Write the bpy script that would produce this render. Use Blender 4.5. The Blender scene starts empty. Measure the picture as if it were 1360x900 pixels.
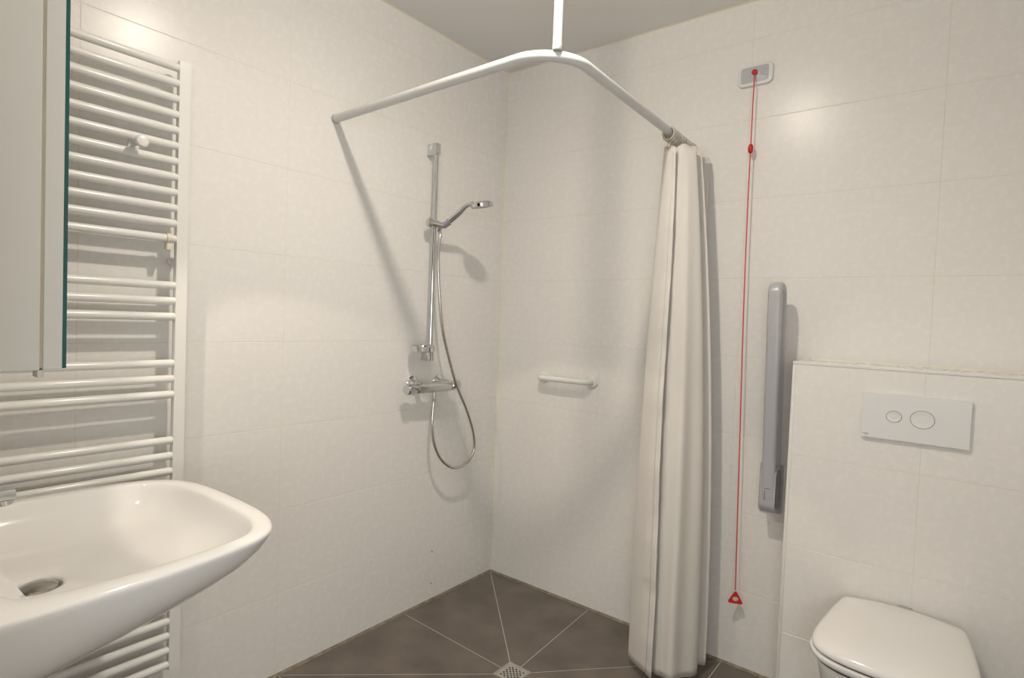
import bpy, bmesh, math, random
from mathutils import Vector, Matrix
random.seed(7)
PI = math.pi
S = bpy.context.scene
COL = S.collection

# ------------------------------------------------------------------ camera
cam_d = bpy.data.cameras.new('camera')
cam = bpy.data.objects.new('camera', cam_d); COL.objects.link(cam)
F_PX = 769.06                       # focal length in pixels of the 1360 px wide frame
cam_d.sensor_fit = 'HORIZONTAL'; cam_d.sensor_width = 36.0
cam_d.lens = F_PX / 1360 * 36.0
cam_d.clip_start = 0.02
RT = Vector((0.7856365, 0.6174636, 0.0389096))
DN = Vector((0.0519404, -0.0031572, -0.9986452))
FW = Vector((-0.6165042, 0.7865931, -0.0345517))
M3 = Matrix((RT, -DN, -FW)).transposed()
cam.matrix_world = Matrix.Translation((1.88065, -2.2915, 1.30864)) @ M3.to_4x4()
S.camera = cam

# ------------------------------------------------------------------ world, lights, exposure
W = bpy.data.worlds.new('world'); S.world = W; W.use_nodes = True
W.node_tree.nodes['Background'].inputs[0].default_value = (0.8, 0.9, 1.0, 1)
W.node_tree.nodes['Background'].inputs[1].default_value = 0.15

def lamp(name, kind, loc, energy, color, rot=(0, 0, 0), **kw):
    d = bpy.data.lights.new(name, kind); d.energy = energy; d.color = color
    for k, v in kw.items(): setattr(d, k, v)
    o = bpy.data.objects.new(name, d); COL.objects.link(o)
    o.location = loc; o.rotation_euler = rot
    return o
# recessed ceiling spot over the middle of the bathroom
lamp('ceiling_spot_light', 'SPOT', (1.10, -1.30, 2.535), 62, (1.0, 0.905, 0.785),
     rot=Vector((-0.10, 0.04, -1.0)).to_track_quat('-Z', 'Y').to_euler(),
     spot_size=math.radians(162), spot_blend=1.0, shadow_soft_size=0.038)
# spill of the same lamp through its frosted front glass
lamp('ceiling_spot_glow', 'POINT', (1.10, -1.30, 2.530), 14.5, (1.0, 0.90, 0.78), shadow_soft_size=0.03)
# added spot above the cabinet, stands in for ceiling light reflected by its mirror
lamp('mirror_bounce_light', 'SPOT', (0.46, -1.975, 2.02), 17, (1.0, 0.87, 0.70),
     rot=Vector((0.034, 0.584, -0.80)).to_track_quat('-Z', 'Y').to_euler(),
     spot_size=math.radians(60), spot_blend=0.12, shadow_soft_size=0.02)
# soft fill added out of view behind the camera; no doorway is modelled
lamp('added_fill_light', 'AREA', (2.27, -2.72, 1.30), 33, (0.90, 0.955, 1.0),
     rot=Vector((-1.0, 0.08, 0.05)).to_track_quat('-Z', 'Y').to_euler(), shape='RECTANGLE', size=2.0, size_y=0.9)


S.view_settings.view_transform = 'Standard'
S.view_settings.look = 'None'
S.view_settings.exposure = 0.02
S.view_settings.gamma = 1.0
S.view_settings.use_curve_mapping = False

# ------------------------------------------------------------------ materials
def mat(name, col, rough=0.5, metal=0.0, spec=0.5, noise=None, bump=None, coat=0.0, rvar=None, trans=0.0):
    m = bpy.data.materials.new(name); m.use_nodes = True
    nt = m.node_tree; b = nt.nodes['Principled BSDF']
    b.inputs['Base Color'].default_value = (*col, 1)
    b.inputs['Roughness'].default_value = rough
    b.inputs['Metallic'].default_value = metal
    b.inputs['Specular IOR Level'].default_value = spec
    b.inputs['Coat Weight'].default_value = coat
    b.inputs['Coat Roughness'].default_value = 0.04
    tc = nt.nodes.new('ShaderNodeTexCoord')
    def tex(scale, detail=3, dist=0.0):
        t = nt.nodes.new('ShaderNodeTexNoise')
        t.inputs['Scale'].default_value = scale; t.inputs['Detail'].default_value = detail
        t.inputs['Distortion'].default_value = dist
        nt.links.new(tc.outputs['Object'], t.inputs['Vector']); return t
    if noise:
        sc, amt = noise
        t = tex(sc, 5)
        mx = nt.nodes.new('ShaderNodeMix'); mx.data_type = 'RGBA'
        mx.inputs['A'].default_value = tuple(c * (1 - amt) for c in col) + (1,)
        mx.inputs['B'].default_value = tuple(min(1, c * (1 + amt)) for c in col) + (1,)
        rp = nt.nodes.new('ShaderNodeMapRange'); rp.inputs[1].default_value = 0.3; rp.inputs[2].default_value = 0.7
        nt.links.new(t.outputs['Fac'], rp.inputs[0])
        nt.links.new(rp.outputs[0], mx.inputs['Factor'])
        nt.links.new(mx.outputs['Result'], b.inputs['Base Color'])
    if rvar:
        sc, lo, hi = rvar
        t = tex(sc, 4)
        rp = nt.nodes.new('ShaderNodeMapRange'); rp.inputs[1].default_value = 0.3; rp.inputs[2].default_value = 0.7
        rp.inputs[3].default_value = lo; rp.inputs[4].default_value = hi
        nt.links.new(t.outputs['Fac'], rp.inputs[0]); nt.links.new(rp.outputs[0], b.inputs['Roughness'])
    if bump:
        sc, st, d = bump
        t = tex(sc, 3)
        bp = nt.nodes.new('ShaderNodeBump'); bp.inputs['Strength'].default_value = st
        bp.inputs['Distance'].default_value = d
        nt.links.new(t.outputs['Fac'], bp.inputs['Height']); nt.links.new(bp.outputs['Normal'], b.inputs['Normal'])
    return m

M_TILE = mat('wall_tile_glaze', (0.84, 0.82, 0.79), 0.26, spec=0.3, bump=(38, 0.022, 0.001), rvar=(42, 0.255, 0.285))
M_GROUT = mat('wall_grout', (0.80, 0.74, 0.64), 0.8)
M_SEAL = mat('cream_sealant', (0.80, 0.73, 0.56), 0.45)
M_SEALB = mat('pale_sealant', (0.86, 0.82, 0.70), 0.45)
M_FSEAL = mat('floor_edge_sealant', (0.22, 0.19, 0.135), 0.6, noise=(30, 0.35))
M_FLOOR = mat('floor_tile_stone', (0.152, 0.128, 0.108), 0.42, spec=0.4, noise=(6, 0.24), bump=(90, 0.15, 0.001))
M_FGROUT = mat('floor_grout', (0.55, 0.50, 0.43), 0.8)
M_CEIL = mat('ceiling_paint', (0.86, 0.845, 0.815), 0.85, spec=0.2, bump=(160, 0.1, 0.001))
M_WALL = mat('plain_wall_paint', (0.78, 0.76, 0.72), 0.7)
M_RAD = mat('radiator_enamel', (0.84, 0.83, 0.80), 0.22, spec=0.5)
M_CREAM = mat('cream_plastic', (0.80, 0.74, 0.61), 0.35)
M_CER = mat('sanitary_ceramic', (0.79, 0.775, 0.75), 0.07, spec=0.55, coat=0.3)
M_SEAT = mat('toilet_seat_plastic', (0.82, 0.80, 0.775), 0.16, spec=0.5)
M_CHR = mat('chrome', (0.66, 0.67, 0.68), 0.07, metal=1.0)
M_SATIN = mat('satin_chrome', (0.66, 0.65, 0.64), 0.26, metal=1.0)
M_PLUG = mat('brushed_plug_metal', (0.46, 0.44, 0.41), 0.25, metal=1.0)
M_HOSE = mat('metal_hose', (0.62, 0.60, 0.58), 0.22, metal=1.0)
M_HOLD = mat('hose_holder_plastic', (0.45, 0.42, 0.55), 0.15, metal=0.6)
M_CAB = mat('cabinet_white', (0.56, 0.55, 0.52), 0.5)
M_GAP = mat('cabinet_edge_strip', (0.62, 0.55, 0.40), 0.6)
M_GLASS_EDGE = mat('mirror_glass_edge', (0.006, 0.085, 0.075), 0.08, spec=0.6)
M_MIRROR = mat('mirror_silver', (0.92, 0.94, 0.93), 0.0, metal=1.0)
M_RAIL = mat('white_coated_tube', (0.66, 0.65, 0.64), 0.3, spec=0.5)
M_GREYC = mat('grey_collar_plastic', (0.50, 0.50, 0.50), 0.4)
M_RING = mat('ring_plastic', (0.62, 0.58, 0.52), 0.35)
M_BRASS = mat('hook_wire', (0.60, 0.52, 0.36), 0.3, metal=1.0)
M_WBAR = mat('white_nylon', (0.80, 0.79, 0.77), 0.25)
M_PLATE = mat('switch_plate_white', (0.80, 0.80, 0.79), 0.3)
M_PGREY = mat('switch_plate_grey', (0.50, 0.51, 0.54), 0.35)
M_RED = mat('red_plastic', (0.62, 0.018, 0.012), 0.28)
M_CORD = mat('red_cord', (0.72, 0.05, 0.06), 0.6)
M_GREY = mat('grey_arm_plastic', (0.46, 0.465, 0.48), 0.28, spec=0.5)
M_GREYD = mat('dark_grey_plastic', (0.16, 0.155, 0.15), 0.35)
M_FLUSH = mat('flush_plate_plastic', (0.80, 0.79, 0.79), 0.08, spec=0.5)
M_DARK = mat('dark_gap', (0.025, 0.022, 0.02), 0.7)
M_GOLD = mat('button_ring', (0.20, 0.17, 0.11), 0.4)
M_LOGO = mat('grey_print', (0.18, 0.18, 0.19), 0.5)
M_STEEL = mat('drain_steel', (0.60, 0.575, 0.53), 0.32, metal=0.8)
M_HOLE = mat('drill_hole_brown', (0.16, 0.08, 0.045), 0.8)

def fabric(name, col):
    m = mat(name, col, 0.75, spec=0.25)
    nt = m.node_tree; b = nt.nodes['Principled BSDF']
    tc = nt.nodes.new('ShaderNodeUVMap')
    v = nt.nodes.new('ShaderNodeTexVoronoi'); v.inputs['Scale'].default_value = 62.0
    nt.links.new(tc.outputs['UV'], v.inputs['Vector'])
    n = nt.nodes.new('ShaderNodeTexNoise'); n.inputs['Scale'].default_value = 14.0
    nt.links.new(tc.outputs['UV'], n.inputs['Vector'])
    r = nt.nodes.new('ShaderNodeMapRange'); r.inputs[1].default_value = 0.18; r.inputs[2].default_value = 0.30
    r.inputs[3].default_value = 0.50; r.inputs[4].default_value = 0.78
    nt.links.new(v.outputs['Distance'], r.inputs[0]); nt.links.new(r.outputs[0], b.inputs['Roughness'])
    bp = nt.nodes.new('ShaderNodeBump'); bp.inputs['Strength'].default_value = 0.35; bp.inputs['Distance'].default_value = 0.004
    nt.links.new(n.outputs['Fac'], bp.inputs['Height']); nt.links.new(bp.outputs['Normal'], b.inputs['Normal'])
    tr = nt.nodes.new('ShaderNodeBsdfTranslucent'); tr.inputs['Color'].default_value = (*col, 1)
    mx = nt.nodes.new('ShaderNodeMixShader'); mx.inputs[0].default_value = 0.22
    out = nt.nodes['Material Output']
    nt.links.new(b.outputs[0], mx.inputs[1]); nt.links.new(tr.outputs[0], mx.inputs[2]); nt.links.new(mx.outputs[0], out.inputs[0])
    return m
M_CLOTH = fabric('curtain_fabric', (0.88, 0.845, 0.80))

# ------------------------------------------------------------------ mesh helpers (all in world coordinates)
def tag(o, label=None, cat=None, group=None, kind=None):
    if label: o['label'] = label
    if cat: o['category'] = cat
    if group: o['group'] = group
    if kind: o['kind'] = kind
    return o

def base_of(p):
    v = Vector((0, 0, 0))
    while p is not None:
        v += p.location; p = p.parent
    return v

def thing(name, loc, label, cat, group=None):
    o = bpy.data.objects.new(name, None); COL.objects.link(o)
    o.location = loc; o.empty_display_size = 0.05
    return tag(o, label, cat, group)

def obj(name, bm, m, parent=None, sharp=35, loc=None, label=None):
    me = bpy.data.meshes.new(name)
    off = base_of(parent) + (Vector(loc) if loc else Vector((0, 0, 0)))
    bmesh.ops.translate(bm, verts=bm.verts, vec=-off)
    bmesh.ops.recalc_face_normals(bm, faces=bm.faces)
    for f in bm.faces: f.smooth = True
    bm.to_mesh(me); bm.free()
    me.set_sharp_from_angle(angle=math.radians(sharp))
    for mm in (m if isinstance(m, (list, tuple)) else [m]): me.materials.append(mm)
    o = bpy.data.objects.new(name, me); COL.objects.link(o)
    if parent: o.parent = parent
    if loc: o.location = loc
    if label: o['label'] = label
    return o

def NB(): return bmesh.new()

def box(bm, lo, hi, bev=0.0, seg=2, rot=None, piv=None):
    lo, hi = Vector(lo), Vector(hi)
    r = bmesh.ops.create_cube(bm, size=1.0)
    vs = r['verts']
    c = (lo + hi) / 2; s = hi - lo
    for v in vs: v.co = Vector((v.co.x * s.x, v.co.y * s.y, v.co.z * s.z)) + c
    if bev > 0:
        es = list({e for v in vs for e in v.link_edges})
        g = bmesh.ops.bevel(bm, geom=vs + es, offset=bev, segments=seg, affect='EDGES', profile=0.5)
        vs = list({v for f in g['faces'] for v in f.verts} | {v for v in vs if v.is_valid})
    if rot is not None:
        p = Vector(piv) if piv else c
        for v in vs: v.co = rot @ (v.co - p) + p
    return vs

def loft(bm, loops, cap0=True, cap1=True, closed=True):
    vv = [[bm.verts.new(p) for p in lp] for lp in loops]
    n = len(vv[0])
    for a, b in zip(vv, vv[1:]):
        for i in range(n if closed else n - 1):
            j = (i + 1) % n
            bm.faces.new((a[i], a[j], b[j], b[i]))
    if cap0: bm.faces.new(vv[0][::-1])
    if cap1: bm.faces.new(vv[-1])
    return vv

def frame_of(t):
    t = t.normalized()
    u = Vector((0, 0, 1)) if abs(t.z) < 0.9 else Vector((1, 0, 0))
    a = t.cross(u).normalized(); b = t.cross(a).normalized()
    return a, b

def tube(bm, pts, r, seg=16, cap=True, prof=None, roundcap=False):
    """sweep a circle (radius r, or one radius per point) along pts; parallel transport"""
    pts = [Vector(p) for p in pts]
    n = len(pts); rs = r if isinstance(r, (list, tuple)) else [r] * n
    tang = []
    for i in range(n):
        t = pts[min(i + 1, n - 1)] - pts[max(i - 1, 0)]
        tang.append(t.normalized())
    a, b = frame_of(tang[0])
    loops = []
    for i in range(n):
        t = tang[i]
        a = (a - t * a.dot(t)).normalized(); b = t.cross(a).normalized()
        loops.append([pts[i] + (a * math.cos(2 * PI * k / seg) + b * math.sin(2 * PI * k / seg)) * rs[i] for k in range(seg)])
    if roundcap:
        def dome(c, t, lp, rr):
            out = []
            for q in (0.35, 0.7, 0.93):
                ang = q * PI / 2
                out.append([c + (p - c) * math.cos(ang) + t * rr * math.sin(ang) for p in lp])
            return out
        d0 = dome(pts[0], -tang[0], loops[0], rs[0])[::-1]
        d1 = dome(pts[-1], tang[-1], loops[-1], rs[-1])
        loops = d0 + loops + d1
    loft(bm, loops, cap, cap)

def lathe(bm, base, axis, prof, seg=32, cap0=True, cap1=True):
    """prof = [(radius, height along axis)]"""
    base = Vector(base); ax = Vector(axis).normalized(); a, b = frame_of(ax)
    loops = [[base + ax * h + (a * math.cos(2 * PI * k / seg) + b * math.sin(2 * PI * k / seg)) * r for k in range(seg)] for r, h in prof]
    loft(bm, loops, cap0, cap1)

def prism(bm, poly, axis_vec, bev=0.0):
    """extrude a flat polygon (list of 3-D points) by axis_vec"""
    av = Vector(axis_vec)
    loft(bm, [[Vector(p) for p in poly], [Vector(p) + av for p in poly]])
    if bev:
        bmesh.ops.bevel(bm, geom=list(bm.verts) + list(bm.edges), offset=bev, segments=2, affect='EDGES', profile=0.5)

def spline(pts, n):
    """Catmull-Rom through pts, n samples in all, uniform parameter"""
    pts = [Vector(p) for p in pts]; m = len(pts) - 1
    out = []
    for i in range(n):
        u = i / (n - 1) * m; k = min(int(u), m - 1); t = u - k
        p0 = pts[max(k - 1, 0)]; p1 = pts[k]; p2 = pts[k + 1]; p3 = pts[min(k + 2, m)]
        out.append(0.5 * ((2 * p1) + (p2 - p0) * t + (2 * p0 - 5 * p1 + 4 * p2 - p3) * t * t + (3 * p1 - p0 - 3 * p2 + p3) * t ** 3))
    return out

def rrect(w, h, r, n=6):
    """rounded rectangle outline, centred, 2-D"""
    out = []
    for cx, cy, a0 in ((w / 2 - r, h / 2 - r, 0), (-w / 2 + r, h / 2 - r, 90), (-w / 2 + r, -h / 2 + r, 180), (w / 2 - r, -h / 2 + r, 270)):
        for k in range(n + 1):
            a = math.radians(a0 + 90 * k / n)
            out.append((cx + r * math.cos(a), cy + r * math.sin(a)))
    return out

def text_bm(s, size, depth, mtx):
    c = bpy.data.curves.new('lettering', 'FONT'); c.body = s; c.size = size; c.extrude = depth
    c.align_x = 'CENTER'; c.align_y = 'CENTER'; c.resolution_u = 2
    t = bpy.data.objects.new('lettering', c); COL.objects.link(t)
    dg = bpy.context.evaluated_depsgraph_get(); dg.update()
    me = bpy.data.meshes.new_from_object(t.evaluated_get(dg))
    bm = NB(); bm.from_mesh(me); bmesh.ops.transform(bm, matrix=mtx, verts=bm.verts)
    bpy.data.objects.remove(t); bpy.data.curves.remove(c); bpy.data.meshes.remove(me)
    return bm

# ------------------------------------------------------------------ the room
CEIL = 2.545
YF = -2.20            # face of the basin wall
XR = 2.30             # face of the right wall
ROWS = [0.0] + [0.2976 + 0.3 * k for k in range(8)] + [CEIL]
GAP = 0.0008          # half of a joint

def struct(name, bm, m): return tag(obj(name, bm, m), kind='structure')

TILE_MESH = {}
def tile_mesh(w, h, m):
    """tile lying in XZ, front towards -Y, centre of the front face at the origin"""
    key = (round(w, 4), round(h, 4), m.name)
    if key in TILE_MESH: return TILE_MESH[key]
    bm = NB(); c = 0.0006; t = 0.006
    def ring(dx, y): return [Vector((-w / 2 + dx, y, -h / 2 + dx)), Vector((w / 2 - dx, y, -h / 2 + dx)), Vector((w / 2 - dx, y, h / 2 - dx)), Vector((-w / 2 + dx, y, h / 2 - dx))]
    loft(bm, [ring(0, t), ring(0, c), ring(c, 0)], False, True)
    bmesh.ops.recalc_face_normals(bm, faces=bm.faces)
    me = bpy.data.meshes.new('tile'); bm.to_mesh(me); bm.free(); me.materials.append(m)
    TILE_MESH[key] = me
    return me

def tile_wall(parent, origin, along, inward, cols, rows, m=None):
    """origin: point of the wall face; along: unit vector of growing column; inward: unit normal into the room"""
    m = m or M_TILE
    o0, al, inn = Vector(origin), Vector(along), Vector(inward)
    # local X must be such that (X, Z) with front -Y points inward
    X = Vector((0, 0, 1)).cross(inn) * 1.0
    rot = Matrix((X, -inn, Vector((0, 0, 1)))).transposed()
    for c0, c1 in zip(cols, cols[1:]):
        for r0, r1 in zip(rows, rows[1:]):
            w, h = c1 - c0 - 2 * GAP, r1 - r0 - 2 * GAP
            o = bpy.data.objects.new('tile', tile_mesh(w, h, m)); COL.objects.link(o)
            o.parent = parent
            tilt = Matrix.Rotation(random.uniform(-1, 1) * 0.0004, 3, 'X') @ Matrix.Rotation(random.uniform(-1, 1) * 0.0004, 3, 'Z')
            o.matrix_local = Matrix.Translation(o0 + al * ((c0 + c1) / 2) + Vector((0, 0, (r0 + r1) / 2))) @ (rot @ tilt).to_4x4()

RC = 0.0007  # grout sits this far behind the tile faces
bm = NB(); box(bm, (-0.12, YF - 0.1, -0.1), (-RC, 0.12, CEIL + 0.1)); wall_left = struct('wall_left', bm, M_GROUT)
tile_wall(wall_left, (0, 0, 0), (0, -1, 0), (1, 0, 0), [0, 0.59, 1.19, 1.79, 2.2], ROWS)
bm = NB(); box(bm, (-RC, RC, -0.1), (XR + 0.12, 0.12, CEIL + 0.1)); wall_back = struct('wall_back', bm, M_GROUT)
tile_wall(wall_back, (0, 0, 0), (1, 0, 0), (0, -1, 0), [0, 0.59, 1.19, 1.79, XR], ROWS)
bm = NB(); box(bm, (XR, -3.4, -0.1), (XR + 0.12, RC, CEIL + 0.1)); wall_right = struct('wall_right', bm, M_WALL)
bm = NB(); box(bm, (-RC, YF - 0.12, -0.1), (1.22, YF - RC, CEIL + 0.1)); wall_front = struct('wall_front', bm, M_GROUT)
tile_wall(wall_front, (0, YF, 0), (1, 0, 0), (0, 1, 0), [0, 0.6, 1.2], ROWS)
bm = NB(); box(bm, (1.10, -3.4, -0.1), (1.22, YF - 0.12, CEIL + 0.1)); struct('wall_entrance', bm, M_WALL)
bm = NB(); box(bm, (1.10, -3.52, -0.1), (XR + 0.12, -3.4, CEIL + 0.1)); struct('wall_rear', bm, M_WALL)
bm = NB(); box(bm, (-0.12, -3.4, CEIL), (XR + 0.12, 0.12, CEIL + 0.12)); struct('ceiling', bm, M_CEIL)

# floor: grout bed with stone tiles; the four tiles round the drain are cut diagonally and fall towards it
bm = NB(); box(bm, (-0.12, -3.4, -0.12), (XR + 0.12, 0.12, -0.028))
floor = struct('floor', bm, M_FGROUT)
DR = Vector((0.610, -0.590, -0.015)); DH = 0.052
def floor_tile(poly, m=M_FLOOR):
    """poly: 3-D corners (counter-clockwise from above); shrunk by a joint, 8 mm thick"""
    c = sum((Vector(p) for p in poly), Vector()) / len(poly)
    P = [Vector(p) for p in poly]; n = len(P); Q = []
    g = 0.0017
    for i in range(n):
        a, b, d = P[i - 1], P[i], P[(i + 1) % n]
        e1 = (b - a).normalized(); e2 = (d - b).normalized()
        n1 = Vector((-e1.y, e1.x, 0)); n2 = Vector((-e2.y, e2.x, 0))
        k = n1 + n2; k = k / max(0.15, k.dot(n1))
        q = b + k * g; Q.append(q)
    bm = NB()
    loft(bm, [[q - Vector((0, 0, 0.012)) for q in Q], Q], False, True)
    return obj('tile', bm, m, floor, sharp=20)
h = DH
C0 = [(0, 0, 0), (1.19, 0, 0), (1.19, -1.18, 0), (0, -1.18, 0)]
mid = [(0.59, 0, 0), (1.19, -0.59, 0), (0.59, -1.18, 0), (0, -0.59, 0)]
dc = [(DR.x - h, DR.y + h, DR.z), (DR.x + h, DR.y + h, DR.z), (DR.x + h, DR.y - h, DR.z), (DR.x - h, DR.y - h, DR.z)]
dm = [(DR.x, DR.y + h, DR.z), (DR.x + h, DR.y, DR.z), (DR.x, DR.y - h, DR.z), (DR.x - h, DR.y, DR.z)]
for k in range(4):
    floor_tile([C0[k], dc[k], dm[k], mid[k]])              # clockwise side of the diagonal
    floor_tile([C0[k], mid[k - 1], dm[k - 1], dc[k]])
# the slab under the shower is the grout bed shown in the joints
bm = NB()
ring_o = [Vector(p) - Vector((0, 0, 0.0007)) for p in (C0[0], mid[0], C0[1], mid[1], C0[2], mid[2], C0[3], mid[3])]
ring_i = [Vector(p) - Vector((0, 0, 0.0007)) for p in (dc[0], dm[0], dc[1], dm[1], dc[2], dm[2], dc[3], dm[3])]
loft(bm, [ring_o, ring_i], False, False)
obj('grout_bed', bm, M_FGROUT, floor)
xs = [0, 0.59, 1.19, 1.79, XR]; ys = [0, -0.59, -1.18, -1.78, -2.38, -3.0]
bm = NB()
for a, b in (((1.19, -3.4), (XR, 0)), ((0, -3.4), (1.19, -1.18))):
    vs = [bm.verts.new((x, y, -0.0007)) for x, y in ((a[0], a[1]), (b[0], a[1]), (b[0], b[1]), (a[0], b[1]))]
    bm.faces.new(vs)
obj('grout_bed', bm, M_FGROUT, floor)
for i in range(4):
    for j in range(5):
        if i < 2 and j < 2: continue
        x0, x1, y0, y1 = xs[i], xs[i + 1], ys[j], ys[j + 1]
        if y0 < YF and x1 < 1.2: continue
        floor_tile([(x0, y1, 0), (x1, y1, 0), (x1, y0, 0), (x0, y0, 0)])

# sealant in the room's inner corners
def strip(name, a, b, d1, d2, w, m):
    """triangular fillet from a to b between directions d1 and d2"""
    a, b, d1, d2 = Vector(a), Vector(b), Vector(d1), Vector(d2)
    bm = NB(); loft(bm, [[a, a + d1 * w, a + d2 * w], [b, b + d1 * w, b + d2 * w]])
    return tag(obj(name, bm, m), kind='structure')
strip('trim_1', (0, 0, 0), (0, 0, CEIL), (1, 0, 0), (0, -1, 0), 0.0042, M_SEAL)
strip('trim_2', (0, 0, 0), (0, YF, 0), (1, 0, 0), (0, 0, 1), 0.008, M_FSEAL)
strip('trim_3', (0, 0, 0), (XR, 0, 0), (0, -1, 0), (0, 0, 1), 0.008, M_FSEAL)
strip('trim_4', (0, 0, CEIL), (0, YF, CEIL), (1, 0, 0), (0, 0, -1), 0.004, M_SEAL)
strip('trim_5', (0, 0, CEIL), (XR, 0, CEIL), (0, -1, 0), (0, 0, -1), 0.004, M_SEAL)
# two old drill holes low on the left wall
for z in (0.2279, 0.0778):
    bm = NB(); lathe(bm, (0.0002, -0.427, z), (1, 0, 0), [(0.0036, 0), (0.0036, 0.0004), (0.0015, 0.0001)], 12)
    obj('drill_hole', bm, M_HOLE, wall_left, label='small brown drill hole in the tile')

# tiled boxing that hides the cistern
BX0, BX1, BY, BZ = 1.432, XR, -0.20, 1.205
bm = NB(); box(bm, (BX0 + RC, BY + RC, -0.05), (BX1, -RC, BZ - RC))
wall_box = struct('wall_cistern', bm, M_GROUT)
brow = [0.0, 0.293, 0.591, 0.894, BZ - 0.010]
tile_wall(wall_box, (0, BY, 0), (1, 0, 0), (0, -1, 0), [BX0 + 0.010, 1.7925, BX1], brow)
tile_wall(wall_box, (BX0, 0, 0), (0, -1, 0), (-1, 0, 0), [0.0, 0.19], brow)
bm = NB(); box(bm, (BX0 + 0.011, BY + 0.0115, BZ - 0.006), (1.791, -0.001, BZ), 0.0008, 1); obj('tile', bm, M_TILE, wall_box)
bm = NB(); box(bm, (1.794, BY + 0.0115, BZ - 0.006), (BX1, -0.001, BZ), 0.0008, 1); obj('tile', bm, M_TILE, wall_box)
bm = NB(); box(bm, (BX0 - 0.0005, BY - 0.0012, 0.0), (BX0 + 0.0095, BY + 0.010, BZ - 0.010), 0.002); obj('edge_trim', bm, M_WBAR, wall_box)
bm = NB(); box(bm, (BX0 - 0.0005, BY - 0.0012, BZ - 0.0095), (BX1, BY + 0.010, BZ + 0.001), 0.002); obj('edge_trim', bm, M_WBAR, wall_box)
strip('trim_6', (BX0 + 0.02, 0, BZ), (BX1, 0, BZ), (0, -1, 0), (0, 0, 1), 0.006, M_SEALB)

# ------------------------------------------------------------------ towel radiator on the left wall
RX = 0.066; RYR, RYL = -1.560, -2.120
rad = thing('towel_radiator', (0.0, -1.84, 0.22), 'tall white ladder towel radiator on the left wall, partly behind mirror cabinet and basin', 'radiator')
def post(y):
    bm = NB()
    # D profile: flat front, rounded back
    prof = [(0.080, -0.015), (0.080, 0.015), (0.070, 0.0155), (0.056, 0.013), (0.048, 0.007), (0.046, 0.0), (0.048, -0.007), (0.056, -0.013), (0.070, -0.0155)]
    loft(bm, [[Vector((x, y + d, z)) for x, d in prof] for z in (0.233, 2.008)])
    return obj('post', bm, M_RAD, rad, sharp=40)
post(RYR); post(RYL)
tube_z = [1.9877 - 0.04425 * k for k in range(12)]
tube_z += [1.3668, 1.322, 1.2770, 1.1415, 1.0963, 1.0510, 0.9166, 0.8712, 0.8258, 0.690, 0.645, 0.600]
tube_z += [0.2469 + 0.0436 * k for k in range(6)]
proto = None
for z in tube_z:
    if proto is None:
        bm = NB(); tube(bm, [(RX + 0.004, RYL + 0.004, z), (RX + 0.004, RYR - 0.017, z)], 0.0115, 16, roundcap=True)
        proto = obj('tube', bm, M_RAD, rad, loc=Vector((RX, -1.84, z)) - rad.location)
    else:
        o = proto.copy(); COL.objects.link(o); o.location.z = z - rad.location.z
for y in (RYR, RYL):
    for z in (1.44, 0.55):
        bm = NB(); lathe(bm, (0.0008, y, z), (1, 0, 0), [(0.012, 0.0), (0.012, 0.012), (0.008, 0.014), (0.008, 0.05)], 16)
        obj('wall_bracket', bm, M_RAD, rad)
bm = NB()
zc = tube_z[11]
lathe(bm, (RX + 0.004, RYR - 0.040, zc), (0, 1, 0), [(0.0115, 0.0), (0.0145, 0.0), (0.0145, 0.014), (0.0115, 0.014)], 20)
box(bm, (0.055, RYR - 0.040, zc - 0.034), (0.076, RYR - 0.026, zc - 0.012), 0.003)
obj('fixing_clip', bm, M_CREAM, rad, label='cream plastic fixing clip at the tube end')

hk = thing('towel_hook', (0.078, -1.681, 1.746), 'round white towel knob clipped between the upper bars of the radiator', 'hook')
bm = NB(); lathe(bm, (0.112, -1.681, 1.746), (1, 0, 0), [(0.004, -0.0), (0.014, 0.0), (0.0165, 0.003), (0.0165, 0.006), (0.013, 0.010), (0.006, 0.0115)], 28); obj('knob', bm, M_RAD, hk)
bm = NB(); tube(bm, [(0.060, -1.681, 1.746), (0.114, -1.681, 1.746)], 0.006, 14); obj('stem', bm, M_RAD, hk)
bm = NB(); box(bm, (0.050, -1.695, 1.735), (0.060, -1.667, 1.757), 0.003); obj('clamp', bm, M_RAD, hk)

# ------------------------------------------------------------------ mirror cabinet
CX0, CX1, CZ0, CZ1 = 0.200, 0.855, 1.210, 1.975
cab = thing('mirror_cabinet', (0.5275, -2.2, CZ0), 'white mirror cabinet with green glass edge hanging above the washbasin', 'cabinet')
bm = NB(); box(bm, (CX0, YF, CZ0), (CX1, -2.0605, CZ1), 0.0008, 1); obj('body', bm, M_CAB, cab)
bm = NB(); box(bm, (CX0 + 0.004, -2.0605, CZ0 + 0.003), (CX1 - 0.004, -2.0565, CZ1 - 0.003)); obj('edge_strip', bm, M_GAP, cab)
bm = NB(); box(bm, (CX0, -2.0565, CZ0 + 0.001), (CX1, -2.0345, CZ1 - 0.001), 0.0008, 1); dr = obj('door', bm, M_CAB, cab)
bm = NB(); box(bm, (CX0 + 0.0005, -2.0345, CZ0 + 0.002), (CX1 - 0.0005, -2.0296, CZ1 - 0.002)); obj('glass_edge', bm, M_GLASS_EDGE, dr)
bm = NB(); vs = [bm.verts.new(p) for p in ((CX0 + 0.002, -2.0294, CZ0 + 0.004), (CX1 - 0.002, -2.0294, CZ0 + 0.004), (CX1 - 0.002, -2.0294, CZ1 - 0.004), (CX0 + 0.002, -2.0294, CZ1 - 0.004))]; bm.faces.new(vs)
bmesh.ops.solidify(bm, geom=list(bm.faces), thickness=0.0003)
obj('mirror', bm, M_MIRROR, dr)
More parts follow.
